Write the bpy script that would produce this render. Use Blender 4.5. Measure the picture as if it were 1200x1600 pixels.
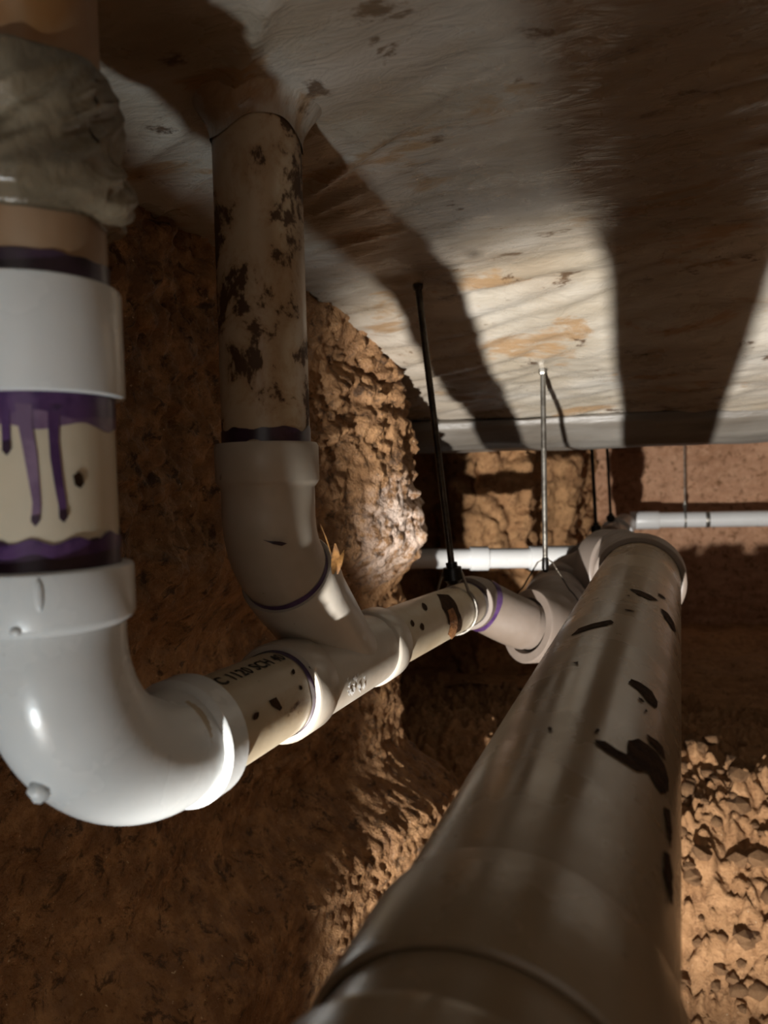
import bpy, bmesh, math, random
from math import sin, cos, pi, radians, sqrt, atan2
from mathutils import Vector, Matrix, noise
from mathutils.geometry import delaunay_2d_cdt

for o in list(bpy.data.objects): bpy.data.objects.remove(o)
S = bpy.context.scene
C = S.collection
random.seed(7)

# ------------------------------------------------------------------ camera
F = 1155.0
RM = Matrix.Rotation(radians(21.35), 3, 'Z') @ Matrix.Rotation(radians(90-2.39), 3, 'X') @ Matrix.Rotation(radians(-1.5), 3, 'Z')
cd = bpy.data.cameras.new('camera'); cam = bpy.data.objects.new('camera', cd); C.objects.link(cam)
cd.sensor_fit = 'VERTICAL'; cd.sensor_height = 36; cd.sensor_width = 27; cd.lens = 36*F/1600
cd.clip_start = 0.01
cam.matrix_world = RM.to_4x4()
cd.dof.use_dof = True; cd.dof.focus_distance = 0.62; cd.dof.aperture_fstop = 8.0
S.camera = cam
def ray(px, py): return RM @ Vector(((px-600)/F, -(py-800)/F, -1))
def U(px, py, d): return ray(px, py)*d

# ------------------------------------------------------------------ world, lights, exposure
W = bpy.data.worlds.new('world'); S.world = W; W.use_nodes = True
bg = W.node_tree.nodes['Background']; bg.inputs[0].default_value = (1.0, 0.90, 0.78, 1); bg.inputs[1].default_value = 0.010
def lamp(name, kind, loc, target, energy, color, **kw):
    d = bpy.data.lights.new(name, kind); o = bpy.data.objects.new(name, d); C.objects.link(o)
    o.location = loc
    o.rotation_euler = (Vector(target)-Vector(loc)).to_track_quat('-Z', 'Y').to_euler()
    d.energy = energy; d.color = color
    for k, v in kw.items(): setattr(d, k, v)
    return o
# the work light standing low in the access pit behind the camera
lamp('work_light', 'SPOT', (-0.18, -0.70, -0.90), (0.0, 1.5, -0.125), 340, (1.0, 0.965, 0.91), spot_size=radians(41), spot_blend=0.38, shadow_soft_size=0.022)
lamp('work_light_spill', 'POINT', (-0.18, -0.68, -0.90), (0, 0, 0), 30, (0.86, 0.96, 1.0), shadow_soft_size=0.03)
# unseen soft area lamp, added behind the camera as fill
lamp('camera_fill', 'AREA', (0.25, -1.1, 0.15), (-0.1, 0.6, -0.1), 1.0, (1.0, 0.90, 0.80), shape='RECTANGLE', size=0.9, size_y=0.6)
V = S.view_settings
V.view_transform = 'Standard'; V.look = 'None'; V.gamma = 1; V.use_curve_mapping = False; V.exposure = -0.08

# ------------------------------------------------------------------ materials
def lin(c):
    return tuple((x/255/12.92 if x/255 <= 0.04045 else ((x/255+0.055)/1.055)**2.4) for x in c)+(1,)
class NT:
    def __init__(s, name):
        s.m = bpy.data.materials.new(name); s.m.use_nodes = True
        s.t = s.m.node_tree; s.b = s.t.nodes['Principled BSDF']
        s.co = s.n('ShaderNodeTexCoord').outputs['Object']
    def n(s, kind, **kw):
        q = s.t.nodes.new(kind)
        for k, v in kw.items(): setattr(q, k, v)
        return q
    def set(s, sock, v):
        if isinstance(v, bpy.types.NodeSocket): s.t.links.new(v, sock)
        else: sock.default_value = v
    def mapv(s, scale=(1,1,1), rot=(0,0,0), loc=(0,0,0)):
        q = s.n('ShaderNodeMapping'); s.set(q.inputs[0], s.co)
        q.inputs['Scale'].default_value = scale; q.inputs['Rotation'].default_value = rot; q.inputs['Location'].default_value = loc
        return q.outputs[0]
    def noise(s, scale, detail=4, rough=0.55, vec=None, dist=0.0):
        q = s.n('ShaderNodeTexNoise'); s.set(q.inputs['Vector'], vec or s.co)
        q.inputs['Scale'].default_value = scale; q.inputs['Detail'].default_value = detail
        q.inputs['Roughness'].default_value = rough; q.inputs['Distortion'].default_value = dist
        return q.outputs[0]
    def vor(s, scale, vec=None, feature='F1'):
        q = s.n('ShaderNodeTexVoronoi', feature=feature); s.set(q.inputs['Vector'], vec or s.co); q.inputs['Scale'].default_value = scale
        return q.outputs['Distance']
    def ramp(s, v, a, b, lo=0.0, hi=1.0):
        q = s.n('ShaderNodeMapRange', interpolation_type='SMOOTHSTEP'); s.set(q.inputs[0], v)
        for i, x in enumerate((a, b, lo, hi)): q.inputs[i+1].default_value = x
        return q.outputs[0]
    def math(s, op, a, b=0.0):
        q = s.n('ShaderNodeMath', operation=op); s.set(q.inputs[0], a); s.set(q.inputs[1], b); return q.outputs[0]
    def mix(s, f, a, b):
        q = s.n('ShaderNodeMix', data_type='RGBA'); s.set(q.inputs[0], f); s.set(q.inputs[6], a); s.set(q.inputs[7], b); return q.outputs[2]
    def near(s, p, r0, r1):      # 1 close to a place, 0 away from it
        q = s.n('ShaderNodeVectorMath', operation='DISTANCE'); s.set(q.inputs[0], s.co); q.inputs[1].default_value = p
        return s.ramp(q.outputs['Value'], r0, r1, 1.0, 0.0)
    def sepz(s, i):
        q = s.n('ShaderNodeSeparateXYZ'); s.set(q.inputs[0], s.co); return q.outputs[i]
    def bump(s, h, strength=0.4, dist=0.004, prev=None):
        q = s.n('ShaderNodeBump'); s.set(q.inputs['Height'], h); q.inputs['Strength'].default_value = strength; q.inputs['Distance'].default_value = dist
        if prev: s.set(q.inputs['Normal'], prev)
        return q.outputs[0]
    def done(s, col, rough=0.5, normal=None, spec=0.5, metal=0.0, coat=0.0):
        s.set(s.b.inputs['Base Color'], col); s.set(s.b.inputs['Roughness'], rough)
        s.b.inputs['Specular IOR Level'].default_value = spec; s.b.inputs['Metallic'].default_value = metal
        s.b.inputs['Coat Weight'].default_value = coat
        if normal: s.set(s.b.inputs['Normal'], normal)
        return s.m

def pvc(name, base, dust, dust_amt, mud=(58, 36, 16), mud_lo=0.62, mud_hi=0.68, mud_scale=30, rough=0.3, stretch=(1,1,1)):
    k = NT(name)
    v = k.mapv(stretch)
    d = k.ramp(k.noise(6, 5, 0.6, v), 0.35, 0.7, 0.0, dust_amt)
    d = k.math('ADD', d, dust_amt*0.5)
    c = k.mix(d, lin(base), lin(dust))
    c = k.mix(k.ramp(k.noise(90, 3, 0.5), 0.72, 0.78, 0, .5), c, lin((70, 50, 34)))
    m = k.ramp(k.noise(mud_scale, 7, 0.68, v, 0.3), mud_lo, mud_hi)
    c = k.mix(k.ramp(k.noise(mud_scale, 7, 0.68, v, 0.3), mud_lo-.10, mud_hi, 0, .55), c, lin((146, 108, 62)))
    c = k.mix(m, c, lin(mud))
    r = k.ramp(k.noise(14, 4, .6), 0.3, 0.7, rough-0.06, rough+0.14)
    r = k.math('ADD', r, k.math('MULTIPLY', m, 0.35))
    b = k.bump(k.noise(160, 2, .5), 0.06, 0.002); b = k.bump(m, 0.35, 0.001, b)
    return k.done(c, r, b)
M = {}
M['pvc_white'] = pvc('white_pvc', (222, 227, 229), (172, 164, 150), 0.2, mud_lo=.80, mud_hi=.84, rough=.24)
M['pvc_wall'] = pvc('stained_white_pvc', (216, 208, 190), (176, 156, 120), 0.5, mud_lo=.74, mud_hi=.80, rough=.34)
M['pvc_mud'] = pvc('muddy_pvc', (206, 196, 176), (150, 122, 84), 0.5, mud=(74, 50, 26), mud_lo=.515, mud_hi=.57, mud_scale=30, rough=.34, stretch=(1, 1, .8))
M['pvc_riser'] = pvc('brown_stained_pvc', (190, 178, 158), (128, 88, 46), 0.9, mud=(90, 56, 24), mud_lo=.56, mud_hi=.66, mud_scale=14, rough=.36, stretch=(1, 1, .5))
M['pvc_run'] = pvc('scuffed_pvc', (204, 194, 172), (150, 128, 96), 0.55, mud=(80, 52, 24), mud_lo=.64, mud_hi=.72, mud_scale=22, rough=.36, stretch=(1, .6, 1))
M['pvc_grey'] = pvc('dusty_grey_pvc', (202, 196, 186), (158, 144, 124), 0.55, mud_lo=.78, mud_hi=.83, rough=.34)
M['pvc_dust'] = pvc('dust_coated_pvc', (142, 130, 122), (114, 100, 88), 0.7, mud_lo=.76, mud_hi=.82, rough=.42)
M['pvc_big'] = pvc('dusty_glossy_pvc', (172, 158, 138), (130, 108, 82), 0.55, mud_lo=.80, mud_hi=.86, mud_scale=20, rough=.24, stretch=(1, .25, 1))
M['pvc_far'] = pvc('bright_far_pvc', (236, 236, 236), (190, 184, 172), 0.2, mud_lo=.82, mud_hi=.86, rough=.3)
def flat(name, c, rough, c2=None, scale=20, metal=0, bump=0.0, spec=.5):
    k = NT(name); col = lin(c)
    if c2: col = k.mix(k.ramp(k.noise(scale, 5, .6), .4, .62), lin(c), lin(c2))
    return k.done(col, rough, k.bump(k.noise(scale*4, 3, .5), bump, .003) if bump else None, spec, metal)
M['purple'] = flat('purple_primer', (66, 42, 82), .28, (88, 62, 104), 60)
M['purple_dark'] = flat('dark_purple_primer', (44, 29, 42), .3, (62, 42, 64), 40)
M['purple_light'] = flat('thin_purple_primer', (126, 102, 130), .3, (104, 80, 112), 60)
M['rod'] = flat('dark_steel_rod', (78, 70, 60), .42, (52, 44, 36), 60, .75, .3)
M['zinc'] = flat('zinc_steel', (150, 146, 138), .35, (112, 106, 98), 50, .8, .1)
M['black'] = flat('black_steel', (26, 24, 22), .35, (40, 34, 28), 50, .5)
M['mud'] = flat('wet_mud', (44, 28, 15), .85, (62, 40, 22), 120, 0, .6, .12)
M['mud_tan'] = flat('dry_mud_flake', (150, 100, 52), .8, (110, 68, 30), 90, 0, .8)
M['ink'] = flat('black_ink', (30, 27, 25), .5)
M['leaf'] = flat('dry_leaf', (150, 106, 54), .7, (104, 68, 32), 200)
M['scuff_glint'] = flat('white_scuff_glint', (238, 240, 240), .3)

def dirt(name, a, b, c, bump=0.7, crust=None, wet=.5, crevice_shade=(110, 76, 48)):
    k = NT(name)
    n1 = k.noise(5, 6, .6); n2 = k.noise(34, 6, .65); n3 = k.noise(150, 4, .6)
    col = k.mix(k.ramp(n1, .3, .7), lin(a), lin(b))
    col = k.mix(k.ramp(n2, .42, .68, 0, .75), col, lin(c))
    col = k.mix(k.ramp(n3, .60, .74, 0, .5), col, lin((96, 62, 34)))
    col = k.mix(k.ramp(k.noise(48, 7, .72, None, .5), .52, .64, 0, .85), col, lin(crevice_shade))  # dark noise patches paint the shade of crevices into the clay colour
    col = k.mix(k.ramp(k.noise(230, 3, .5), .70, .74, 0, .85), col, lin((206, 182, 150)))
    if crust:
        p, r0, r1, cc = crust
        f = k.math('MULTIPLY', k.near(p, r0, r1), k.ramp(k.noise(60, 6, .7), .40, .56))
        col = k.mix(f, col, lin(cc))
    nb = k.bump(n2, bump, .012); nb = k.bump(n3, bump*.8, .004, nb); nb = k.bump(k.noise(420, 2, .6), .5*bump, .0015, nb)
    r = k.ramp(k.noise(26, 5, .7), .38, .62, wet, .95)
    return k.done(col, r, nb, .4)
CR = tuple(U(592, 815, 1.17))
M['dirt'] = dirt('brown_clay', (142, 105, 70), (118, 84, 54), (178, 136, 94), crust=(CR, .03, .12, (226, 206, 192)), wet=.42, crevice_shade=(58, 38, 22), bump=.9)
M['dirt_far'] = dirt('tan_clay', (176, 134, 92), (150, 108, 72), (196, 150, 104), wet=.8)
M['dirt_wall'] = dirt('reddish_clay', (186, 142, 112), (164, 120, 90), (200, 156, 124), .35, wet=.8)
M['dirt_bank'] = dirt('dry_cracked_clay', (162, 122, 84), (136, 98, 64), (180, 138, 98), wet=.85)

def plastic_sheet():
    k = NT('muddy_plastic_sheet')
    v = k.mapv((1, 2.4, 1), (0, 0, radians(-12)))
    base = k.mix(k.ramp(k.noise(4, 5, .6, v), .3, .7), lin((186, 180, 170)), lin((152, 141, 124)))
    o = k.ramp(k.noise(7, 6, .65, v, .4), .56, .66, 0, .75)
    base = k.mix(o, base, lin((148, 114, 74)))
    d = k.ramp(k.noise(16, 6, .7, k.mapv((1, 1.7, 1), (0, 0, .3), (3, 1, 0)), .2), .60, .68, 0, .85)
    base = k.mix(d, base, lin((64, 40, 20)))
    base = k.mix(k.ramp(k.noise(2.2, 3, .5), .45, .65, 0, .4), base, lin((112, 88, 60)))
    w = k.noise(26, 5, .6, v, 1.2)
    nb = k.bump(w, .32, .008); nb = k.bump(k.noise(110, 3, .6, v, .6), .12, .002, nb)
    r = k.ramp(k.noise(18, 4, .6), .35, .65, .2, .46)
    return k.done(base, r, nb, .5)
M['sheet'] = plastic_sheet()
M['wrap'] = (lambda k: k.done(k.mix(k.ramp(k.noise(9, 5, .6), .4, .6), lin((84, 74, 58)), lin((128, 116, 96))), k.ramp(k.noise(20), .4, .6, .22, .42), k.bump(k.noise(70, 4, .6, k.mapv((1, 1, .6)), .8), .5, .004)))(NT('crumpled_grey_plastic'))
M['beam'] = (lambda k: k.done(k.mix(k.ramp(k.noise(5, 5, .6, k.mapv((.5, 1, 2))), .35, .7), lin((124, 119, 112)), lin((92, 84, 74))), .42, k.bump(k.noise(22, 5, .6, k.mapv((.4, 1, 2.2))), .5, .006)))(NT('grey_sheeted_concrete'))

# ------------------------------------------------------------------ object helpers
def link(name, me, mat, parent=None):
    o = bpy.data.objects.new(name, me); C.objects.link(o)
    if mat: me.materials.append(M[mat])
    if parent:
        o.parent = parent
        if parent.type == 'EMPTY': o.matrix_parent_inverse = Matrix.Translation(-parent.location)
    return o
def mesh(name, vs, fs, mat, parent=None, smooth=True, sharp=38):
    me = bpy.data.meshes.new(name); me.from_pydata([tuple(v) for v in vs], [], fs); me.update()
    bm = bmesh.new(); bm.from_mesh(me); bmesh.ops.recalc_face_normals(bm, faces=bm.faces); bm.to_mesh(me); bm.free()
    if smooth:
        me.polygons.foreach_set('use_smooth', [True]*len(me.polygons))
        if sharp: me.set_sharp_from_angle(angle=radians(sharp))
    return link(name, me, mat, parent)
def tag(o, label, cat, group=None):
    o['label'] = label; o['category'] = cat
    if group: o['group'] = group
    return o
def thing(name, loc, label, cat, group=None):
    o = bpy.data.objects.new(name, None); C.objects.link(o); o.location = loc; o.empty_display_size = .05
    return tag(o, label, cat, group)
def perp(d):
    a = Vector((0, 0, 1)) if abs(d.z) < .9 else Vector((0, 1, 0))
    u = d.cross(a).normalized(); return u, u.cross(d).normalized()
def rings_mesh(name, rings, mat, parent, n=56, cap=True, sharp=38):
    """rings: (centre, direction, radius or (ru, rv)); frames carried along"""
    vs, fs = [], []
    u = None
    for c, d, r in rings:
        d = Vector(d).normalized(); c = Vector(c)
        if u is None: u, _ = perp(d)
        else: u = (u - d*u.dot(d)).normalized()
        v = d.cross(u)
        ru, rv = r if isinstance(r, tuple) else (r, r)
        for i in range(n):
            a = 2*pi*i/n; vs.append(c + u*(ru*cos(a)) + v*(rv*sin(a)))
    for k in range(len(rings)-1):
        for i in range(n):
            j = (i+1) % n; fs.append((k*n+i, k*n+j, (k+1)*n+j, (k+1)*n+i))
    if cap: fs.append(tuple(range(n))[::-1]); fs.append(tuple(range((len(rings)-1)*n, len(rings)*n)))
    return mesh(name, vs, fs, mat, parent, True, sharp)
def straight(p0, p1, prof):
    """prof: (distance from p0, radius)"""
    p0, p1 = Vector(p0), Vector(p1); d = (p1-p0).normalized()
    return [(p0+d*s, d, r) for s, r in prof]
def pipe(name, p0, p1, r, mat, parent, n=56, seg=1):
    L = (Vector(p1)-Vector(p0)).length
    return rings_mesh(name, straight(p0, p1, [(L*i/seg, r) for i in range(seg+1)]), mat, parent, n)
def coupling(name, p0, p1, rp, rh, mat, parent, ch=.0012):
    L = (Vector(p1)-Vector(p0)).length
    return rings_mesh(name, straight(p0, p1, [(.002, rp), (0, rp+.001), (0, rh-ch), (ch*.6, rh-ch*.2), (ch*1.6, rh), (L-ch*1.6, rh), (L-ch*.6, rh-ch*.2), (L, rh-ch), (L, rp+.001), (L-.002, rp)]), mat, parent)
def arc(p0, d0, d1, R, m=18):
    """points and directions of a bend that starts at p0 along d0 and turns to d1"""
    d0, d1 = Vector(d0).normalized(), Vector(d1).normalized()
    ang = d0.angle(d1); nrm = (d1-d0*d0.dot(d1)).normalized(); out = []
    for i in range(m+1):
        a = ang*i/m
        out.append((Vector(p0)+d0*(R*sin(a))+nrm*(R*(1-cos(a))), d0*cos(a)+nrm*sin(a)))
    return out
def bend(name, p0, d0, d1, R, hub0, hub1, rp, rh, rb, mat, parent, m=20, ch=.0012, tail=0.0, lead=0.0):
    """hub, curved body, hub. p0 = mouth of the first hub. returns object, end point"""
    d0, d1 = Vector(d0).normalized(), Vector(d1).normalized(); p0 = Vector(p0)
    g = [(p0+d0*.003, d0, rp), (p0, d0, rp+.0008), (p0, d0, rh-ch), (p0+d0*ch*.6, d0, rh-ch*.2), (p0+d0*ch*1.6, d0, rh), (p0+d0*(hub0-.002), d0, rh), (p0+d0*hub0, d0, rh-.0012), (p0+d0*(hub0+.002), d0, rb+.0003)]
    q = p0+d0*(hub0+.004+lead)
    A = arc(q, d0, d1, R, m)
    g += [(c, d, rb) for c, d in A]
    e = A[-1][0]+d1*tail
    if hub1:
        g += [(e+d1*.002, d1, rb+.0003), (e+d1*.003, d1, rh-.0014), (e+d1*.0045, d1, rh), (e+d1*(hub1-ch), d1, rh), (e+d1*hub1, d1, rh-ch), (e+d1*hub1, d1, rp+.0008), (e+d1*(hub1-.003), d1, rp)]
        e = e+d1*hub1
    elif tail: g += [(e, d1, rb)]
    return rings_mesh(name, g, mat, parent), e
def bez_tube(name, p0, d0, p1, d1, prof, mat, parent, k=.4, n=48):
    """prof: (0..1 along, radius); Bezier centre line"""
    p0, p1, d0, d1 = Vector(p0), Vector(p1), Vector(d0).normalized(), Vector(d1).normalized()
    L = (p1-p0).length*k; a, b = p0+d0*L, p1-d1*L
    g = []
    for s, r in prof:
        t = 1-s
        c = p0*t**3+a*3*t*t*s+b*3*t*s*s+p1*s**3
        d = (a-p0)*3*t*t+(b-a)*6*t*s+(p1-b)*3*s*s
        g.append((c, d, r))
    return rings_mesh(name, g, mat, parent, n)
class Cyl:
    def __init__(s, p, d, r): s.p, s.d, s.r = Vector(p), Vector(d).normalized(), r; s.u, s.v = perp(s.d)
    def at(s, th, l, h=.0004): return s.p+s.d*l+(s.u*cos(th)+s.v*sin(th))*(s.r+h)
    def hit(s, px, py):
        r = ray(px, py); r = r-s.d*r.dot(s.d); o = -(s.p-s.d*s.p.dot(s.d))
        a, b, c = r.dot(r), 2*r.dot(o), o.dot(o)-s.r**2
        disc = max(b*b-4*a*c, 0); t = (-b-sqrt(disc))/(2*a)
        q = ray(px, py)*t; w = q-s.p; l = w.dot(s.d); w = w-s.d*l
        return atan2(w.dot(s.v), w.dot(s.u)), l
def patch(name, cyl, poly, mat, parent, h=.0005, jag=0.0, dens=.0035, edge=.0035):
    """a thin film on a pipe; its outline comes from pixels of the photograph"""
    pts = []
    if len(poly) == 4:
        cx, cy = sum(a[0] for a in poly)/4, sum(a[1] for a in poly)/4; poly = [(cx+(a[0]+b[0]-2*cx)*w, cy+(a[1]+b[1]-2*cy)*w) for a, b in zip(poly, poly[1:]+poly[:1]) for w in (.5,)] + []
        poly = [q for a, b in zip(poly, poly[1:]+poly[:1]) for q in (a, (cx+(a[0]+b[0]-2*cx)*.68, cy+(a[1]+b[1]-2*cy)*.68))]
    for a in poly: pts.append(cyl.hit(*a))
    t0 = pts[0][0]
    pts = [Vector((((th-t0+pi) % (2*pi)-pi)*cyl.r, l)) for th, l in pts]
    out = []
    for i, a in enumerate(pts):
        b = pts[(i+1) % len(pts)]; m = max(1, int((b-a).length/edge))
        for j in range(m):
            q = a.lerp(b, j/m)
            if jag: q = q+Vector((noise.noise(Vector((q.x*400, q.y*400, 1)))*jag, noise.noise(Vector((q.x*400, q.y*400, 9)))*jag))
            out.append(q)
    n0 = len(out)
    x0, x1 = min(p.x for p in out), max(p.x for p in out); y0, y1 = min(p.y for p in out), max(p.y for p in out)
    allp = list(out)
    y = y0+dens*.5
    while y < y1:
        x = x0+dens*.5
        while x < x1: allp.append(Vector((x, y))); x += dens
        y += dens
    vs, es, fs, *_ = delaunay_2d_cdt(allp, [], [list(range(n0))], 1, 1e-7)
    if not fs: return None
    return mesh(name, [cyl.at(p.x/cyl.r+t0, p.y, h) for p in vs], [tuple(f) for f in fs], mat, parent, True, None)
def film(name, cyl, l0, l1, mat, parent, amp=.002, seed=0, h=.0005, th0=0.0, th1=2*pi, n=72):
    """ring of primer brushed around a pipe"""
    vs, fs = [], []
    for i in range(n+1):
        th = th0+(th1-th0)*i/n
        w0 = noise.noise(Vector((cos(th)*2, sin(th)*2, seed)))*amp; w1 = noise.noise(Vector((cos(th)*3, sin(th)*3, seed+5)))*amp
        for j in range(3): vs.append(cyl.at(th, (l0+w0)*(1-j/2)+(l1+w1)*j/2, h))
    for i in range(n):
        for j in range(2): fs.append((i*3+j, (i+1)*3+j, (i+1)*3+j+1, i*3+j+1))
    return mesh(name, vs, fs, mat, parent, True, None)
def blob(name, loc, sc, mat, parent, sub=2, rough=.15, seed=0, rot=None):
    bm = bmesh.new(); bmesh.ops.create_icosphere(bm, subdivisions=sub, radius=1)
    for v in bm.verts:
        f = 1+noise.noise(v.co*1.6+Vector((seed*3.1, seed, 0)))*rough
        q = Vector((v.co.x*sc[0]*f, v.co.y*sc[1]*f, v.co.z*sc[2]*f))
        if rot: q = rot @ q
        v.co = q+Vector(loc)
    me = bpy.data.meshes.new(name); bm.to_mesh(me); bm.free(); me.polygons.foreach_set('use_smooth', [True]*len(me.polygons))
    return link(name, me, mat, parent)
def strap(name, pts, wdir, w, t, mat, parent):
    """a flat strap of width w along wdir that follows points"""
    vs, fs = [], []; wdir = Vector(wdir).normalized(); n = len(pts)
    for i, p in enumerate(pts):
        d = (Vector(pts[min(i+1, n-1)])-Vector(pts[max(i-1, 0)])).normalized(); o = d.cross(wdir).normalized()
        for a, b in ((-1, -1), (1, -1), (1, 1), (-1, 1)): vs.append(Vector(p)+wdir*(a*w/2)+o*(b*t/2))
    for i in range(n-1):
        for j in range(4): fs.append((i*4+j, i*4+(j+1) % 4, i*4+4+(j+1) % 4, i*4+4+j))
    fs += [(3, 2, 1, 0), tuple(range(n*4-4, n*4))]
    return mesh(name, vs, fs, mat, parent, True, 40)
def grid(name, nu, nv, fn, mat, parent=None, sharp=None):
    vs = [fn(i/nu, j/nv) for j in range(nv+1) for i in range(nu+1)]; k = nu+1
    fs = [(j*k+i, j*k+i+1, (j+1)*k+i+1, (j+1)*k+i) for j in range(nv) for i in range(nu)]
    me = bpy.data.meshes.new(name); me.from_pydata([tuple(v) for v in vs], [], fs); me.update()
    me.polygons.foreach_set('use_smooth', [True]*len(me.polygons))
    return link(name, me, mat, parent)
def structure(o, label=None):
    o['kind'] = 'structure'
    if label: o['label'] = label
    return o
def sstep(a, b, x):
    t = min(max((x-a)/(b-a), 0), 1); return t*t*(3-2*t)
def fr(p, s, o=4): return noise.fractal(Vector(p)*s, .9, 2.1, o)
def clods(p, s):
    d = noise.voronoi(Vector(p)*s)[0]; return min((d[1]-d[0])*1.6, 1.0)    # 0 in the cracks, 1 on the lumps

# ------------------------------------------------------------------ the setting
CZ = .253
def ceil_z(x, y):
    # flat slab, then a haunch that slopes down to the grade beam
    if y < .84: z = CZ
    elif y < 1.10: t = (y-.84)/.26; z = CZ-.088*(t*t*(1.6-.6*t))
    else: z = .165-.24*(y-1.10)
    p = Vector((x, y, 0))
    z += .006*noise.noise(p*3.1)+.0035*noise.noise(Vector((x*7+y*3, y*16, 2)))
    q = Vector((x*6-y*2.2, y*26+x*7, 4)); hz = sstep(.78, .92, y); z += (.0035+.003*hz)*(1-abs(noise.noise(q))*2)*sstep(-.1, .25, noise.noise(p*4+Vector((7, 0, 0)))+.3*hz)
    q = Vector((x*16, y*60+x*14, 8)); z += (.0016+.0016*hz)*noise.noise(q)
    for (ax, ay, bx, by, h, w) in FOLDS:
        a = Vector((ax, ay)); b = Vector((bx, by)); r = Vector((x, y)); t = max(0, min(1, (r-a).dot(b-a)/(b-a).length_squared))
        d = (r-a-(b-a)*t).length; z -= h*math.exp(-(d/w)**2)*(1-.5*t)
    return z
def cpx(px, py):
    r = ray(px, py); return (r*(CZ/r.z)).xy
FOLDS = []
for a, b, h, w in [((480, 300), (700, 145), .007, .006), ((490, 330), (640, 265), .005, .005), ((420, 0), (345, 175), .008, .006), ((200, 250), (330, 170), .006, .006), ((230, 345), (340, 250), .005, .004), ((560, 210), (860, 60), .005, .007), ((480, 395), (760, 330), .004, .006)]:
    A, B = cpx(*a), cpx(*b); FOLDS.append((A.x, A.y, B.x, B.y, h, w))
ce = structure(grid('ceiling', 380, 270, lambda a, b: ((lambda x, y: (x, y, ceil_z(x, y)))(-.75+2.0*a, -.35+1.72*b)), 'sheet'), 'slab underside covered in muddy plastic sheet')
ce['label'] = 'slab underside covered in wrinkled muddy plastic sheet'
# concrete above the sheet
def box(name, a, b, mat, parent=None, bev=0.0):
    bm = bmesh.new(); bmesh.ops.create_cube(bm, size=1)
    for v in bm.verts: v.co = Vector(((a[i]+b[i])/2+v.co[i]*(b[i]-a[i]) for i in range(3)))
    if bev: bmesh.ops.bevel(bm, geom=bm.edges[:], offset=bev, segments=3, affect='EDGES')
    me = bpy.data.meshes.new(name); bm.to_mesh(me); bm.free()
    if bev: me.polygons.foreach_set('use_smooth', [True]*len(me.polygons)); me.set_sharp_from_angle(angle=radians(40))
    return link(name, me, mat, parent)
def beam_pt(a, b):
    # profile runs round the underside of the grade beam
    prof = [(1.35, .105), (1.345, .110), (1.335, .106), (1.34, .09), (1.385, .064), (1.42, .054), (1.60, .056), (1.62, .075), (1.63, .135)]
    s = b*(len(prof)-1); i = min(int(s), len(prof)-2); t = s-i
    y = prof[i][0]*(1-t)+prof[i+1][0]*t; z = prof[i][1]*(1-t)+prof[i+1][1]*t
    x = -1.25+2.6*a
    y += .10*(x+.2)+.012*noise.noise(Vector((x*5, 0, 3)))
    z += .005*noise.noise(Vector((x*4, b*3, 1)))+.0025*noise.noise(Vector((x*14, b*9, 5)))
    return (x, y, z)
structure(grid('trim_1', 160, 42, beam_pt, 'beam'), 'grey sheeted grade beam crossing under the slab')
structure(grid('ceiling_back', 60, 50, lambda a, b: (-1.3+2.9*a, 1.5+2.0*b, .135+.012*noise.noise(Vector((a*9, b*9, 3)))), 'beam'), 'low slab underside behind the grade beam')

def wall_x(y, z):
    x = -.445
    x += .075*sstep(.88, 1.16, y)                                # bulge that turns towards the light
    x -= .085*sstep(-.08, -.20, z)*sstep(-.56, -.44, z)             # undercut below the pipes
    x += .03*sstep(-.46, -.54, z)*sstep(.78, .95, y)
    p = Vector((0, y, z))
    x += .022*fr(p+Vector((3, 0, 0)), 4.5, 3)
    k = sstep(-.15, .25, noise.noise(p*4.2+Vector((5, 1, 2))))*sstep(-.42, -.12, z-.25*(y-.4))    # rough and smeared areas
    k2 = sstep(.72, .95, y); x += (.004+.011*k)*fr(p, 19, 4)+(.012*k+.006*k2)*(clods(p, 22)-.6)+(.006*k+.005*k2+.002)*(clods(p+Vector((0, 0, .02*noise.noise(p*20))), 48)-.5)+(.0035*k2+.001)*fr(p, 70, 3)
    # a deep crack in the lit face
    q = abs((y-1.11)-.03*noise.noise(Vector((z*9, 1, 1)))-.1*(z-.05)); x -= .05*math.exp(-(q/.016)**2)*sstep(-.02, .04, z)*sstep(.22, .15, z)*(0.6+.8*noise.noise(Vector((z*30, 2, 4))))
    return x
def wall_pt(a, b):
    z = -1.05+1.33*b; ex = .10*sstep(-.08, -.22, z); y = -.55+(1.755+ex)*a
    yy = y; x = wall_x(y, z)
    e = sstep(1.09+ex, 1.205+ex, y)
    x -= .10*e*e                                                  # rounded end of the bank
    yy += .03*e*noise.noise(Vector((z*7, 3, 1)))+.014*e*noise.noise(Vector((z*26, 5, 1)))-.05*e*(z-.0)*.4
    return (x, yy, z)
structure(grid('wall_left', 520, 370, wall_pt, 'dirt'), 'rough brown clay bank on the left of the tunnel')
# clay pillar added behind the camera to keep lamp light off the left bank
def blocker_pt(a, b):
    pl = [(-.80, .02), (-.45, .0), (-.30, -.04), (-.268, -.10), (-.285, -.22), (-.40, -.34), (-.80, -.38)]
    q = a*(len(pl)-1); i = min(int(q), len(pl)-2); p = Vector(pl[i]).lerp(Vector(pl[i+1]), q-i); z = -1.05+1.33*b
    return (p.x+.010*fr((p.x, p.y, z), 9, 3), p.y+.012*fr((p.y, p.x, z), 9, 3), z)
structure(grid('wall_blocker', 90, 90, blocker_pt, 'dirt'), 'added clay pillar out of view that blocks the lamp')
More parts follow.
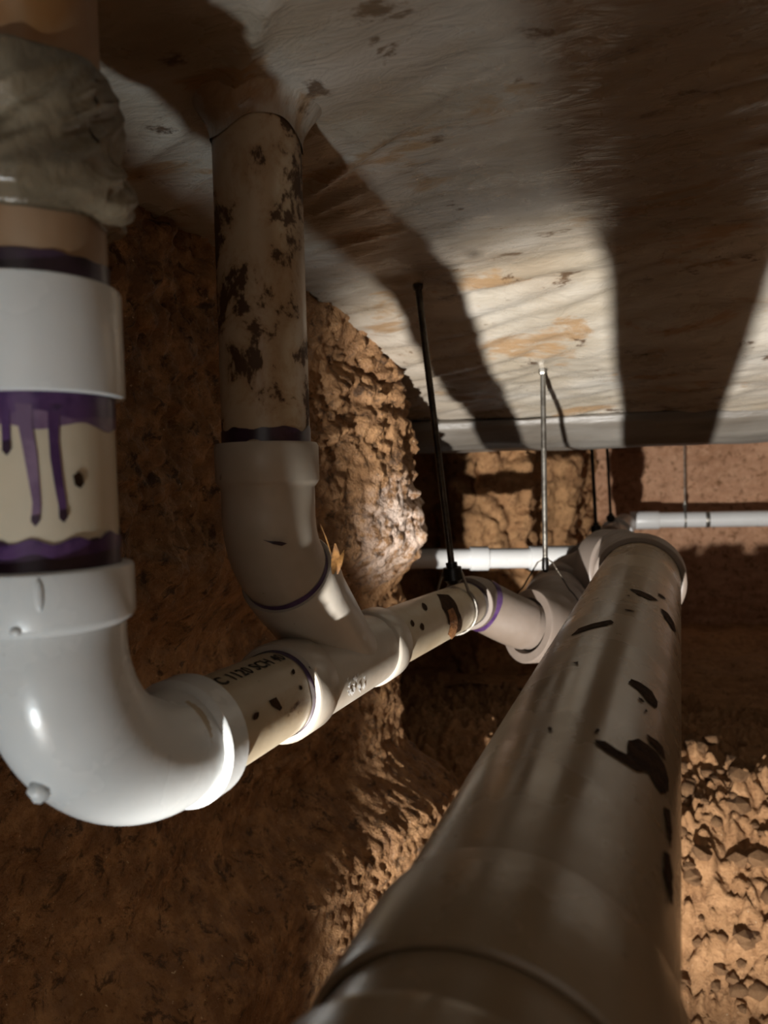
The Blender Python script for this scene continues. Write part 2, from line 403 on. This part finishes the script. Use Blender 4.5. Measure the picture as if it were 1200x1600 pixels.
# the return of that bank and the ragged back walls
def poly_wall(name, pl, z0, z1, nu, nv, amp, cl, mat, label):
    L = [0]
    for a, b in zip(pl, pl[1:]): L.append(L[-1]+(Vector(b)-Vector(a)).length)
    def fn(a, b):
        s = a*L[-1]; i = max(k for k in range(len(pl)-1) if L[k] <= s+1e-9); t = (s-L[i])/(L[i+1]-L[i])
        p = Vector(pl[i]).lerp(Vector(pl[i+1]), t); d = (Vector(pl[i+1])-Vector(pl[i])).normalized(); nrm = Vector((d.y, -d.x))
        z = z0+(z1-z0)*b; q = Vector((p.x, p.y, z))
        h = amp*fr(q, 4, 4)+cl*(clods(q, 11)-.5)+cl*.4*(clods(q, 30)-.5)
        return (p.x+nrm.x*h, p.y+nrm.y*h, z+.3*h)
    return structure(grid(name, nu, nv, fn, mat), label)
poly_wall('wall_recess', [(-.50, 1.19), (-.62, 1.40), (-1.05, 1.62), (-1.10, 2.10), (-.74, 2.30), (-.56, 2.20), (-.41, 2.33), (-.47, 2.62), (-.33, 2.80), (-.36, 3.10), (-.30, 3.32)], -.95, .19, 330, 150, .05, .03, 'dirt_far', 'ragged clay wall of the dark side recess')
structure(grid('wall_far', 220, 120, lambda a, b: (lambda x, z: (x, 3.30-.012*fr((x, 0, z), 5, 4)-.006*fr((x, 3, z*3), 16, 3), z))(-.5+2.6*a, -.95+1.12*b), 'dirt_wall'), 'smooth reddish clay wall at the end of the tunnel')
def floor_h(x, y):
    c = 1.60+.06*noise.noise(Vector((x*3, 1, 1)))
    z = -1.0+.44*sstep(1.08, c, y)-.04*sstep(c+.03, c+.4, y)
    p = Vector((x, y, 0)); k = sstep(1.0, 1.2, y)
    return z+.03*fr(p, 4, 3)+k*(.032*(clods(p+Vector((.03*noise.noise(p*14), .03*noise.noise(p*14+Vector((9, 0, 0))), 0)), 21)-.5)+.020*(clods(p, 46)-.5)+.010*fr(p, 40, 4)+.03*noise.noise(p*11))
structure(grid('floor', 560, 360, lambda a, b: (lambda x, y: (x, y, floor_h(x, y)))(-1.15+2.4*a, .85+1.25*b*b**.2), 'dirt_bank'), 'dry cracked clay floor rising to a crest')
fl = bpy.data.objects['floor']
structure(grid('floor_pit', 60, 60, lambda a, b: (lambda x, y: (x, y, -1.0+.03*fr((x, y, 0), 4, 3)))(-.8+2.0*a, -1.6+2.46*b), 'dirt_bank'), 'clay floor of the pit below the camera')
structure(grid('floor_back', 80, 60, lambda a, b: (lambda x, y: (x, y, -.62+.05*fr((x, y, 0), 3, 4)))(-1.15+3.2*a, 2.05+1.35*b), 'dirt_far'), 'dark clay floor of the tunnel beyond the crest')
structure(grid('wall_right', 60, 40, lambda a, b: (1.18-.05*fr((0, a*4, b*2), 3, 4), -1.6+5.0*a, -1.05+1.33*b), 'dirt_far'), 'clay wall on the right of the tunnel')
# loose lumps of clay on the bank
protos = []
for k in range(6):
    bm = bmesh.new(); bmesh.ops.create_icosphere(bm, subdivisions=1, radius=1)
    for v in bm.verts: v.co *= 1+.38*noise.noise(v.co*1.3+Vector((k*5.3, 1, 2))); v.co.z *= .7
    me = bpy.data.meshes.new('dirt_clod'); bm.to_mesh(me); bm.free(); me.materials.append(M['dirt_bank'])
    me.polygons.foreach_set('use_smooth', [k % 2 == 0]*len(me.polygons)); protos.append(me)
rnd = random.Random(3)
for k in range(230):
    x = rnd.uniform(-.05, .42) if k % 6 else rnd.uniform(-.42, .0); y = rnd.uniform(1.16, 1.72)
    s = rnd.choice((.008, .010, .013, .016, .022))*rnd.uniform(.8, 1.2)
    o = bpy.data.objects.new('dirt_clod', protos[k % 6]); C.objects.link(o); o.parent = fl
    o.location = (x, y, floor_h(x, y)+s*.12); o.scale = (s*rnd.uniform(.8, 1.3), s, s); o.rotation_euler = (rnd.uniform(-.4, .4), rnd.uniform(-.4, .4), rnd.uniform(0, 6.3))

# ------------------------------------------------------------------ small branch drain line: two risers, elbow, wye
Tn = Vector((0, 1, 0)); UP = Vector((0, 0, 1)); DN = -UP
r2, h2, b2 = .0302, .0358, .0330
LX, LY = -.2565, .2480
MX, MY = -.2620, .4500
RX = -.268
line = thing('branch_drain_line', (LX, LY, -.17), 'white plastic branch drain line with two risers, elbow and wye beside the clay bank', 'drain pipe')
def zpix(px, py, x, y):       # height of the point of a vertical line seen at that pixel row
    r = ray(px, py); return r.z*sqrt(x*x+y*y)/sqrt(r.x**2+r.y**2)
zL = lambda py, px=70: zpix(px, py, LX, LY-.03)
# left riser
up = pipe('riser_pipe', (LX, LY, .27), (LX, LY, zL(640)), r2, 'pvc_riser', line); up['label'] = 'brown stained riser pipe under the plastic wrap'
cp = coupling('coupling', (LX, LY, zL(616)), (LX, LY, zL(436)), r2, .0352, 'pvc_white', line); cp['label'] = 'clean white repair coupling'
lo = pipe('riser_pipe', (LX, LY, zL(600)), (LX, LY, zL(900)), r2, 'pvc_wall', line); lo['label'] = 'short riser pipe with purple primer drips'
cl = Cyl((LX, LY, 0), UP, r2)
film('primer_ring', cl, zL(440)-.002, zL(402), 'purple_dark', up, .003, 1)
film('primer_ring', cl, zL(652), zL(610), 'purple', lo, .004, 2)
film('primer_ring', cl, zL(668), zL(640), 'purple_light', lo, .004, 12, h=.0003)
film('primer_ring', cl, zL(896), zL(846), 'purple_dark', lo, .004, 3)
film('primer_ring', cl, zL(866), zL(843), 'purple', lo, .004, 4, h=.0008)
for poly, m in [([(2, 640), (16, 640), (17, 690), (18, 704), (12, 712), (5, 704), (4, 680)], 'purple'),
                ([(24, 630), (50, 632), (50, 660), (58, 710), (62, 760), (64, 790), (62, 815), (56, 822), (49, 815), (51, 785), (44, 745), (36, 700), (28, 660)], 'purple_light'),
                ([(74, 632), (98, 634), (92, 648), (91, 690), (97, 745), (102, 780), (104, 806), (99, 816), (92, 810), (91, 790), (86, 765), (78, 715), (75, 670)], 'purple'),
                ([(5, 690), (17, 688), (18, 704), (12, 712), (5, 704)], 'purple_dark'), ([(49, 806), (62, 804), (62, 815), (56, 823), (49, 815)], 'purple_dark'), ([(92, 798), (104, 796), (105, 808), (99, 817), (92, 810)], 'purple_dark')]:
    patch('primer_drip', cl, poly, m, lo, .0007 if m != 'purple_dark' else .0010)
patch('mud_spot', cl, [(114, 742), (122, 737), (129, 744), (130, 756), (124, 763), (116, 758)], 'mud', lo, .0007, .0008)
# big sweep elbow at the foot of the left riser
zt = zL(890); RE = .079; lead = (zt-.028)+.143-RE
el, ee = bend('elbow', (LX, LY, zt), DN, Tn, RE, .024, .021, r2, h2+.0004, .0318, 'pvc_white', line, 28, .0014, .002, lead)
el['label'] = 'large white sweep elbow'
ez = ee.z
ce2 = Cyl((LX, LY, 0), UP, h2+.0004)
def pip(c, px, py, w, h, parent, mat='pvc_white', d=.0012):
    th, l = c.hit(px, py); p = c.at(th, l, 0); n = (c.at(th, l, .01)-p).normalized()
    R3 = Matrix((n.cross(c.d), c.d, n)).transposed()
    return blob('moulding_mark', p, (w, h, d), mat, parent, 2, .05, 1, R3)
pip(ce2, 61, 930, .0018, .0068, el); pip(ce2, 24, 988, .0025, .002, el)
ga = radians(36); gn = Vector((.02, -cos(ga), -sin(ga))).normalized()
gp = Vector((LX, LY+RE, zt-.028-lead))+Vector((0, -cos(ga), -sin(ga)))*RE+gn*.0318
blob('moulding_gate', gp, (.0052, .0052, .0056), 'pvc_white', el, 2, .35, 4)
# horizontal run: elbow -> wye -> long pipe
y_w0, y_w1 = .450, .662
rz = lambda y: ez-.0475*(y-ee.y)
rp = lambda y: Vector((LX+(RX-LX)*min((y-ee.y)/.25, 1), y, rz(y)))
run1 = pipe('horizontal_pipe', rp(ee.y-.03), rp(y_w0+.02), r2, 'pvc_run', line); run1['label'] = 'short printed pipe between elbow and wye'
run2 = pipe('horizontal_pipe', rp(y_w1-.02), rp(1.02), r2, 'pvc_run', line); run2['label'] = 'mud-spotted pipe from wye to hanger'
p0, p1 = rp(y_w0), rp(y_w1); dr = (p1-p0).normalized(); Lw = (p1-p0).length
wy = rings_mesh('wye_fitting', straight(p0, p1, [(.003, r2), (0, r2+.0008), (0, h2-.0012), (.002, h2), (.030, h2), (.032, h2-.0012), (.034, b2), (Lw-.036, b2), (Lw-.034, h2-.0012), (Lw-.032, h2), (Lw-.002, h2), (Lw, h2-.0012), (Lw, r2+.0008), (Lw-.003, r2)]), 'pvc_grey', line)
wy['label'] = 'grey plastic wye joining the second riser'
# branch of the wye leaning back to the second riser
bt = Vector((MX, MY, -.044)); bd = (rp(.578)-bt).normalized()            # down the branch
base = rp(.578)
e45a = bt+bd*.031
Lb = (base-e45a).length
br = rings_mesh('wye_branch', straight(e45a, base, [(.003, r2), (0, r2+.0008), (0, h2-.0012), (.002, h2), (.026, h2), (.034, h2-.001), (Lb, b2)]), 'pvc_grey', wy)
# 45 degree elbow at the foot of the second riser
zM = lambda py: zpix(421, py, MX, MY-.03)
tan225 = math.tan(DN.angle(bd)/2); Rm = .050
top45 = Vector((MX, MY, zM(690))); hub = .0275
arc_start = bt-DN*(Rm*tan225)
tl = (top45.z-hub-.004)-arc_start.z
g = [(top45+DN*.003, DN, r2), (top45, DN, r2+.0008), (top45, DN, h2-.0012), (top45+DN*.002, DN, h2), (top45+DN*(hub-.002), DN, h2), (top45+DN*hub, DN, h2-.0012), (top45+DN*(hub+.003), DN, .0324)]
for c, d in arc(arc_start, DN, bd, Rm, 14): g.append((c, d, .0322))
g.append((e45a-bd*.004, bd, .0318)); g.append((e45a+bd*.012, bd, .031)); 
el2 = rings_mesh('elbow', g, 'pvc_grey', line); el2['label'] = 'grey forty-five degree elbow below the muddy riser'
mr = pipe('riser_pipe', (MX, MY, .27), (MX, MY, top45.z-.02), r2, 'pvc_mud', line); mr['label'] = 'mud-stained riser pipe'
cm = Cyl((MX, MY, 0), UP, r2)
film('primer_ring', cm, top45.z-.001, top45.z+.009, 'purple_dark', mr, .005, 8)
# primer at the joints of the run
crun = Cyl(rp(y_w0), dr, r2)
film('primer_ring', crun, -.0055, .001, 'purple', run1, .002, 21)
film('primer_ring', Cyl(e45a, bd, .0318), -.005, .0006, 'purple', el2, .0018, 22)
cw = Cyl(p0, dr, b2)
# printing on the short pipe
def lettering(body, cyl, l0, th, size, parent, mat='ink', flip=1):
    cu = bpy.data.curves.new('printing', 'FONT'); cu.body = body; cu.size = size; cu.space_character = 1.06; cu.offset = size*.022
    t = bpy.data.objects.new('printing', cu); C.objects.link(t)
    dg = bpy.context.evaluated_depsgraph_get(); me = bpy.data.meshes.new_from_object(t.evaluated_get(dg))
    bpy.data.objects.remove(t)
    bm = bmesh.new(); bm.from_mesh(me)
    bmesh.ops.subdivide_edges(bm, edges=[e for e in bm.edges if e.calc_length() > size*.3], cuts=2)
    for v in bm.verts: v.co = cyl.at(th+flip*v.co.y/cyl.r, l0+v.co.x, .0005)
    bm.to_mesh(me); bm.free(); me.materials.clear()
    return link('printing', me, mat, parent)
cr1 = Cyl(rp(ee.y), (rp(y_w0)-rp(ee.y)).normalized(), r2)
th, l = cr1.hit(400, 1046); th2, l2 = cr1.hit(400, 1040); l = cr1.hit(322, 1084)[1]
fl_ = 1 if ((th2-th+pi) % (2*pi)-pi) > 0 else -1
lettering('PVC 1120 SCH 40', cr1, l+.004, th-fl_*.06, .0122, run1, 'ink', fl_)
# scuffed raised lettering on the wye, its white glints painted on as patches
rs = random.Random(5)
for k in range(26):
    px = 541+rs.uniform(0, 26); py = 1082-(px-541)*.55+rs.uniform(-22, 6)
    patch('scuff_glint', cw, [(px, py), (px+rs.uniform(2, 5), py-rs.uniform(1, 4)), (px+rs.uniform(1, 4), py+rs.uniform(2, 6))], 'scuff_glint', wy, .0006)
# drops of primer, mud and flakes on the run
cel = Cyl((LX, LY, 0), UP, .0338)
crun2 = Cyl(rp(y_w1), (rp(1.0)-rp(y_w1)).normalized(), r2)
for c, par, poly, m in [
    (cw, wy, [(480, 1040), (486, 1036), (489, 1044), (484, 1048)], 'mud'), (cw, wy, [(504, 1046), (509, 1043), (511, 1050), (506, 1052)], 'ink'),
    (cr1, run1, [(454, 1048), (459, 1045), (461, 1053), (456, 1056)], 'mud'), (cr1, run1, [(466, 1072), (470, 1070), (472, 1078), (467, 1079)], 'mud'),
    (cr1, run1, [(418, 1095), (430, 1090), (440, 1106), (436, 1112), (424, 1104)], 'mud'), (cr1, run1, [(392, 1120), (402, 1110), (405, 1118), (396, 1128)], 'mud'),
    (crun2, run2, [(682, 929), (700, 930), (716, 955), (719, 985), (708, 992), (700, 975), (690, 950)], 'mud'),
    (crun2, run2, [(698, 955), (706, 950), (712, 985), (704, 998), (698, 990)], 'mud_tan'),
    (crun2, run2, [(656, 943), (664, 942), (669, 953), (663, 955)], 'mud'),
    (crun2, run2, [(628, 985), (634, 982), (640, 1000), (640, 1012), (633, 1018), (629, 1003)], 'mud'), (crun2, run2, [(632, 1000), (638, 1000), (641, 1012), (635, 1018)], 'mud_tan'),
    (crun2, run2, [(654, 975), (661, 972), (663, 985), (658, 986)], 'mud'), (crun2, run2, [(640, 970), (645, 968), (648, 980), (643, 980)], 'mud')]:
    patch('mud_smear' if m.startswith('mud') else 'spot', c, poly, m, par, .0007 if m != 'mud_tan' else .0012, .001)
c45 = Cyl(arc_start, DN, .0322)
patch('primer_spot', c45, [(410, 843), (420, 845), (438, 846), (448, 849), (440, 853), (426, 850)], 'purple_dark', el2, .0008)
# raised seams of the moulds
# ------------------------------------------------------------------ double elbow, reducer and the long barrel behind
q0 = rp(.993); q1 = U(836, 980, 1.085)
d1 = Vector((.62, .72, -.26)).normalized()
el3 = bez_tube('elbow', q0, Tn, q1, d1, [(0.02, r2), (0, r2+.0008), (0, .0365), (.015, .0375)]+[(.02+.03*i, .0375) for i in range(9)]+[(.27, .0365), (.275, .0325), (.30, .0325), (.34, .0325), (.345, .0362), (.36, .0372)]+[(.40+.05*i, .0374) for i in range(10)]+[(.90, .0365), (.905, .0342), (1, .0342)], 'pvc_dust', line, .50)
el3['label'] = 'dust-brown double elbow turning towards the barrel'
film('primer_ring', Cyl(rp(.993), Tn, r2), -.012, .001, 'purple_dark', run2, .002, 31)
def bez_at(p0, d0, p1, d1, k, s):
    p0, p1, d0, d1 = Vector(p0), Vector(p1), Vector(d0).normalized(), Vector(d1).normalized(); L = (p1-p0).length*k; a, b = p0+d0*L, p1-d1*L; t = 1-s
    return p0*t**3+a*3*t*t*s+b*3*t*s*s+p1*s**3, ((a-p0)*3*t*t+(b-a)*6*t*s+(p1-b)*3*s*s).normalized()
cc, dd = bez_at(q0, Tn, q1, d1, .5, .31)
film('primer_ring', Cyl(cc, dd, .0374), -.004, .0065, 'purple', el3, .001, 33, .0009)

BX, BZ = -.180, -.205
r3, h3 = .0445, .0545
main = thing('main_drain_line', (-.055, .6, -.25), 'thick dusty drain pipe running from the foreground to a wye at the barrel', 'drain pipe')
s0 = q1-d1*.016; s1 = Vector((BX, 1.235, BZ-.004))
red = bez_tube('reducer_elbow', s0, d1, s1, Tn, [(.06, .0345), (.03, .039), (0, .041), (0, h3-.0015), (.012, h3), (.27, h3), (.285, h3-.0015), (.30, h3-.004), (.5, h3-.0045), (.78, h3-.0045), (.80, h3), (1, h3)], 'pvc_dust', main, .42)
red['label'] = 'dust-brown elbow with a wide hub'
cb = Cyl((BX, 1.0, BZ), Tn, r3)
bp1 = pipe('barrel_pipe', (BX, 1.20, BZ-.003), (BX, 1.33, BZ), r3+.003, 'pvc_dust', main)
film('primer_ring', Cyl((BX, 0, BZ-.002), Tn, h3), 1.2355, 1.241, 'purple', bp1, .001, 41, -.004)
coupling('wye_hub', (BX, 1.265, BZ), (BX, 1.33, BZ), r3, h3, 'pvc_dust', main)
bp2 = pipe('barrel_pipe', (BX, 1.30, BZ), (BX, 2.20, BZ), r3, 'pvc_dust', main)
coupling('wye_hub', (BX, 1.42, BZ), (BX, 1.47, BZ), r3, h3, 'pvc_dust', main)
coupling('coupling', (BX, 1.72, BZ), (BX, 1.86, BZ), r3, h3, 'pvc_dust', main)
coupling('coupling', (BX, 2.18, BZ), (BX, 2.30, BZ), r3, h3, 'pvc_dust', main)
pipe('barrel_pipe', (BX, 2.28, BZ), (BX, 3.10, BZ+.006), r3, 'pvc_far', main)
coupling('coupling', (BX, 2.62, BZ+.003), (BX, 2.72, BZ+.004), r3, h3, 'pvc_far', main)
# thick pipe that comes towards the camera
r4, h4 = .0572, .0655
B0, B1 = Vector((-.060, -.12, -.211)), Vector((-.0465, 1.165, -.1535))
bdir = (B1-B0).normalized()
big = pipe('thick_pipe', B0, B1, r4, 'pvc_big', main, 96, 8)
big['label'] = 'long thick dusty pipe with dark mud smears'
bs = lambda y: B0+bdir*((y-B0.y)/bdir.y)
hb, he = bend('hub_elbow', bs(1.125), bdir, Vector((-.70, .72, -.05)), .10, .05, .045, r4, h4, .060, 'pvc_dust', main, 14, .0015)
hb['label'] = 'elbow hub at the far end of the thick pipe'
pipe('side_branch', he-Vector((-.70, .72, -.05)).normalized()*.02, (BX, he.y+.10, BZ), r4-.004, 'pvc_dust', main)
coupling('coupling', bs(.207), bs(.262), r4, r4+.0036, 'pvc_big', main, .002)['label'] = 'smooth coupling sleeve near the camera'
coupling('coupling', bs(.06), bs(.183), r4, r4+.0065, 'pvc_big', main, .003)
cbig = Cyl(B0, bdir, r4)
for poly in [[(985, 1062), (1000, 1068), (1018, 1082), (1026, 1098), (1024, 1108), (1012, 1098), (998, 1080), (982, 1068)],
             [(994, 1088), (1004, 1094), (1008, 1100), (998, 1096)],
             [(928, 1158), (945, 1160), (962, 1172), (978, 1180), (982, 1160), (996, 1155), (1012, 1166), (1026, 1178), (1036, 1196), (1043, 1220), (1042, 1238), (1032, 1242), (1022, 1226), (1012, 1208), (994, 1206), (972, 1192), (950, 1178), (932, 1166)],
             [(1009, 1148), (1020, 1154), (1034, 1168), (1040, 1192), (1028, 1176), (1014, 1162)],
             [(984, 921), (1000, 924), (1018, 932), (1028, 940), (1014, 938), (996, 930)],
             [(1024, 926), (1034, 930), (1042, 938), (1034, 936)],
             [(893, 995), (905, 983), (930, 975), (955, 970), (959, 974), (948, 978), (922, 984)],
             [(1031, 951), (1042, 958), (1052, 974), (1056, 990), (1050, 984), (1038, 966)],
             [(973, 952), (990, 955), (992, 957), (978, 955)], [(977, 931), (984, 931), (983, 933)],
             [(1036, 1262), (1044, 1266), (1048, 1300), (1046, 1330), (1040, 1300)], [(1036, 1330), (1044, 1336), (1049, 1370), (1049, 1420), (1044, 1410), (1036, 1370)],
             [(894, 1037), (904, 1035), (902, 1039)], [(855, 1138), (863, 1138), (864, 1143), (857, 1144)], [(926, 1142), (936, 1140), (938, 1144), (926, 1150)],
             [(866, 1376), (874, 1374), (876, 1380), (868, 1381)], [(1006, 1110), (1010, 1109), (1011, 1114), (1007, 1114)]]:
    patch('mud_smear', cbig, poly, 'mud', big, .0008, .0012)

# ------------------------------------------------------------------ thin cross pipes far back
fp = thing('cross_pipe', (-.6, 1.62, -.19), 'thin white cross pipe entering the long barrel from the dark recess', 'drain pipe')
a0, a1 = Vector((-.80, 1.543, -.179)), Vector((-.16, 1.80, -.193)); fd = (a1-a0).normalized()
fx = lambda x: a0+(a1-a0)*((x-a0.x)/(a1.x-a0.x))
pipe('pipe', a0, a1, .0235, 'pvc_far', fp)
coupling('coupling', fx(-.445), fx(-.405), .0235, .0285, 'pvc_far', fp)
coupling('wye_hub', fx(-.315), fx(-.20), .0235, .0285, 'pvc_far', fp)
rp2 = thing('cross_pipe', (.5, 3.18, -.19), 'thin white cross pipe in front of the reddish end wall', 'drain pipe')
w0, w1 = Vector((-.15, 3.13, -.184)), Vector((1.15, 3.22, -.176)); wd = (w1-w0).normalized()
pipe('pipe', w0, w1, .0305, 'pvc_far', rp2)
coupling('elbow_hub', w0-wd*.01, w0+wd*.10, .0305, .036, 'pvc_far', rp2)
coupling('band', w0+wd*.27, w0+wd*.285, .0305, .0325, 'zinc', rp2)

# ------------------------------------------------------------------ hangers
def hanger(x, y, zt, pc, pr, wdir, label, rr=.0047, mats=('rod', 'zinc', 'black'), neck=.030, sw=.007, nut=1.0):
    """threaded rod from the slab, nut and swivel, and the loop that carries the pipe"""
    pc = Vector(pc); wdir = Vector(wdir).normalized()
    t = thing('pipe_hanger', (x, y, zt), label, 'pipe hanger', 'pipe hangers under the slab')
    top = Vector((x, y, zt)); nz = pc.z+pr+neck; bot = Vector((pc.x, pc.y, nz))
    L = (bot-top).length; d = (bot-top)/L; m = int(L/.0016)
    g = [(top+d*(L*i/m), d, rr if i % 2 else rr-.0005) for i in range(m+1)]
    rings_mesh('rod', g, mats[0], t, 12, True, 60)
    rings_mesh('anchor_nut', straight(top, top+d*.012, [(0, rr*1.5), (.008, rr*1.5), (.011, rr*1.2)]), mats[0], t, 6)
    rings_mesh('swivel_nut', straight(bot-d*.012, bot+d*.016, [(0, rr*(.6+nut)), (.006, rr*(.6+nut)), (.0065, rr*(.6+2*nut)), (.022, rr*(.6+2.2*nut)), (.028, rr*(.4+nut))]), mats[2], t, 18)
    side = wdir.cross(UP).normalized(); R = pr+.0022; pts = []
    hw = rr*2.7
    pts.append(pc+UP*(pr+neck+.004)+side*0)
    for k in range(5): pts.append(pc+side*(hw*(k+1)/5)+UP*(pr+neck+.004-.0012*k))
    a0_ = radians(50)
    for k in range(33):
        a = a0_-(pi+2*a0_)*k/32; pts.append(pc+side*(R*cos(a))+UP*(R*sin(a)))
    for k in range(5): pts.append(pc-side*(hw*(5-k)/5)+UP*(pr+neck+.004-.0012*(4-k)))
    pts.append(pc+UP*(pr+neck+.004))
    strap('loop_strap', pts, wdir, sw, .0018, mats[1], t)
    return t
h1 = U(716, 952, .975); hp = rp(.925)
hanger(-.300, .905, ceil_z(-.300, .905)+.004, hp, r2, Tn, 'long dark threaded rod hanger carrying the run near the clay bank corner', neck=.020)
hanger(-.181, 1.138, ceil_z(-.181, 1.138)+.003, (BX-.002, 1.137, BZ-.008), h3-.001, Vector((.1, 1, 0)), 'pale-topped threaded rod hanger above the wide-hub elbow', rr=.0043, mats=('zinc', 'rod', 'black'), neck=.030, sw=.003, nut=.3)
hanger(BX-.01, 1.92, .14, (BX, 1.92, BZ), r3, Tn, 'dark hanger rod over the middle of the long barrel', rr=.0047, mats=('black', 'zinc', 'black'), neck=.03)
hanger(BX-.01, 2.40, .14, (BX, 2.40, BZ), r3, Tn, 'dark hanger rod over the far part of the long barrel', rr=.0047, mats=('black', 'zinc', 'black'), neck=.03)
hanger(-.045+.09, 3.15, .14, (.045, 3.144, -.183), .0305, Vector((1, .07, 0)), 'thin pale hanger rod on the cross pipe before the end wall', rr=.003, mats=('zinc', 'zinc', 'zinc'), neck=.03)

# ------------------------------------------------------------------ plastic wrapped round the risers
WZ0, WZ1 = zL(88), zL(338)
def wrapfn(a, b):
    th = 2*pi*a; z = WZ0+(WZ1-WZ0)*b
    s = Vector((cos(th)*1.4, sin(th)*1.4, b*2.2))
    r = r2+.0012+.0026*(1+noise.noise(s*1.5))+.0055*sstep(.5, .82, b)*sstep(1.0, .90, b)
    f_ = th*2.4+b*5.0; r += .0048*(1-2.4*abs(noise.noise(Vector((f_, b*1.2, 3)))))*(1-abs(2*b-1)**4)
    if b > .97: r = r2+.0006
    if b < .02: r = r2+.0006
    z += .006*noise.noise(Vector((cos(th)*1.5, sin(th)*1.5, 5)))
    return (LX+r*cos(th), LY+r*sin(th), z)
tag(grid('plastic_wrap', 110, 70, wrapfn, 'wrap'), 'crumpled grey plastic bunched around the stained riser at upper left', 'plastic wrap')
def sleeve(a, b):
    th = 2*pi*a; z = .262-.040*b*(.75+.35*noise.noise(Vector((cos(th), sin(th), 2))))
    r = r2+.0010+.020*(1-b)**2.0+.0020*noise.noise(Vector((cos(th)*2.2, sin(th)*2.2, b*2)))*(1-b*.7)
    return (MX+r*cos(th), MY+r*sin(th), z)
sl = grid('sheet_sleeve', 96, 24, sleeve, 'sheet', ce)

# ------------------------------------------------------------------ dry leaf scraps caught in the elbow
def leaf(name, p, d, u, L, w, curl, parent):
    vs, fs = [], []; d = Vector(d).normalized(); u = Vector(u); u = (u-d*u.dot(d)).normalized(); n = d.cross(u)
    for i in range(9):
        t = i/8; ww = w*sin(pi*(.06+.9*t))
        c = Vector(p)+d*(L*t)+n*(curl*sin(pi*t))
        for s in (-1, 0, 1): vs.append(c+u*(s*ww)+n*(abs(s)*ww*.4))
    for i in range(8):
        for s in range(2): fs.append((i*3+s, i*3+s+1, i*3+4+s, i*3+3+s))
    vs2 = [Vector(v)+n*.0004 for v in vs]; k = len(vs)
    return mesh(name, vs+vs2, fs+[tuple(x+k for x in f[::-1]) for f in fs], 'leaf', parent, True, None)
lf = thing('dry_leaf', U(524, 880, .47), 'dry tan leaf scrap stuck beside the forty-five degree elbow', 'leaf')
leaf('blade', U(520, 897, .467), U(524, 845, .475)-U(520, 897, .467), (1, .2, .1), .0205, .0030, .003, lf)
leaf('blade', U(527, 897, .466), U(538, 858, .47)-U(527, 897, .466), (1, .2, .1), .016, .0016, -.002, lf)
leaf('stem', U(518, 870, .468), U(500, 818, .472)-U(518, 870, .468), (1, 0, .2), .022, .0004, .0012, lf)
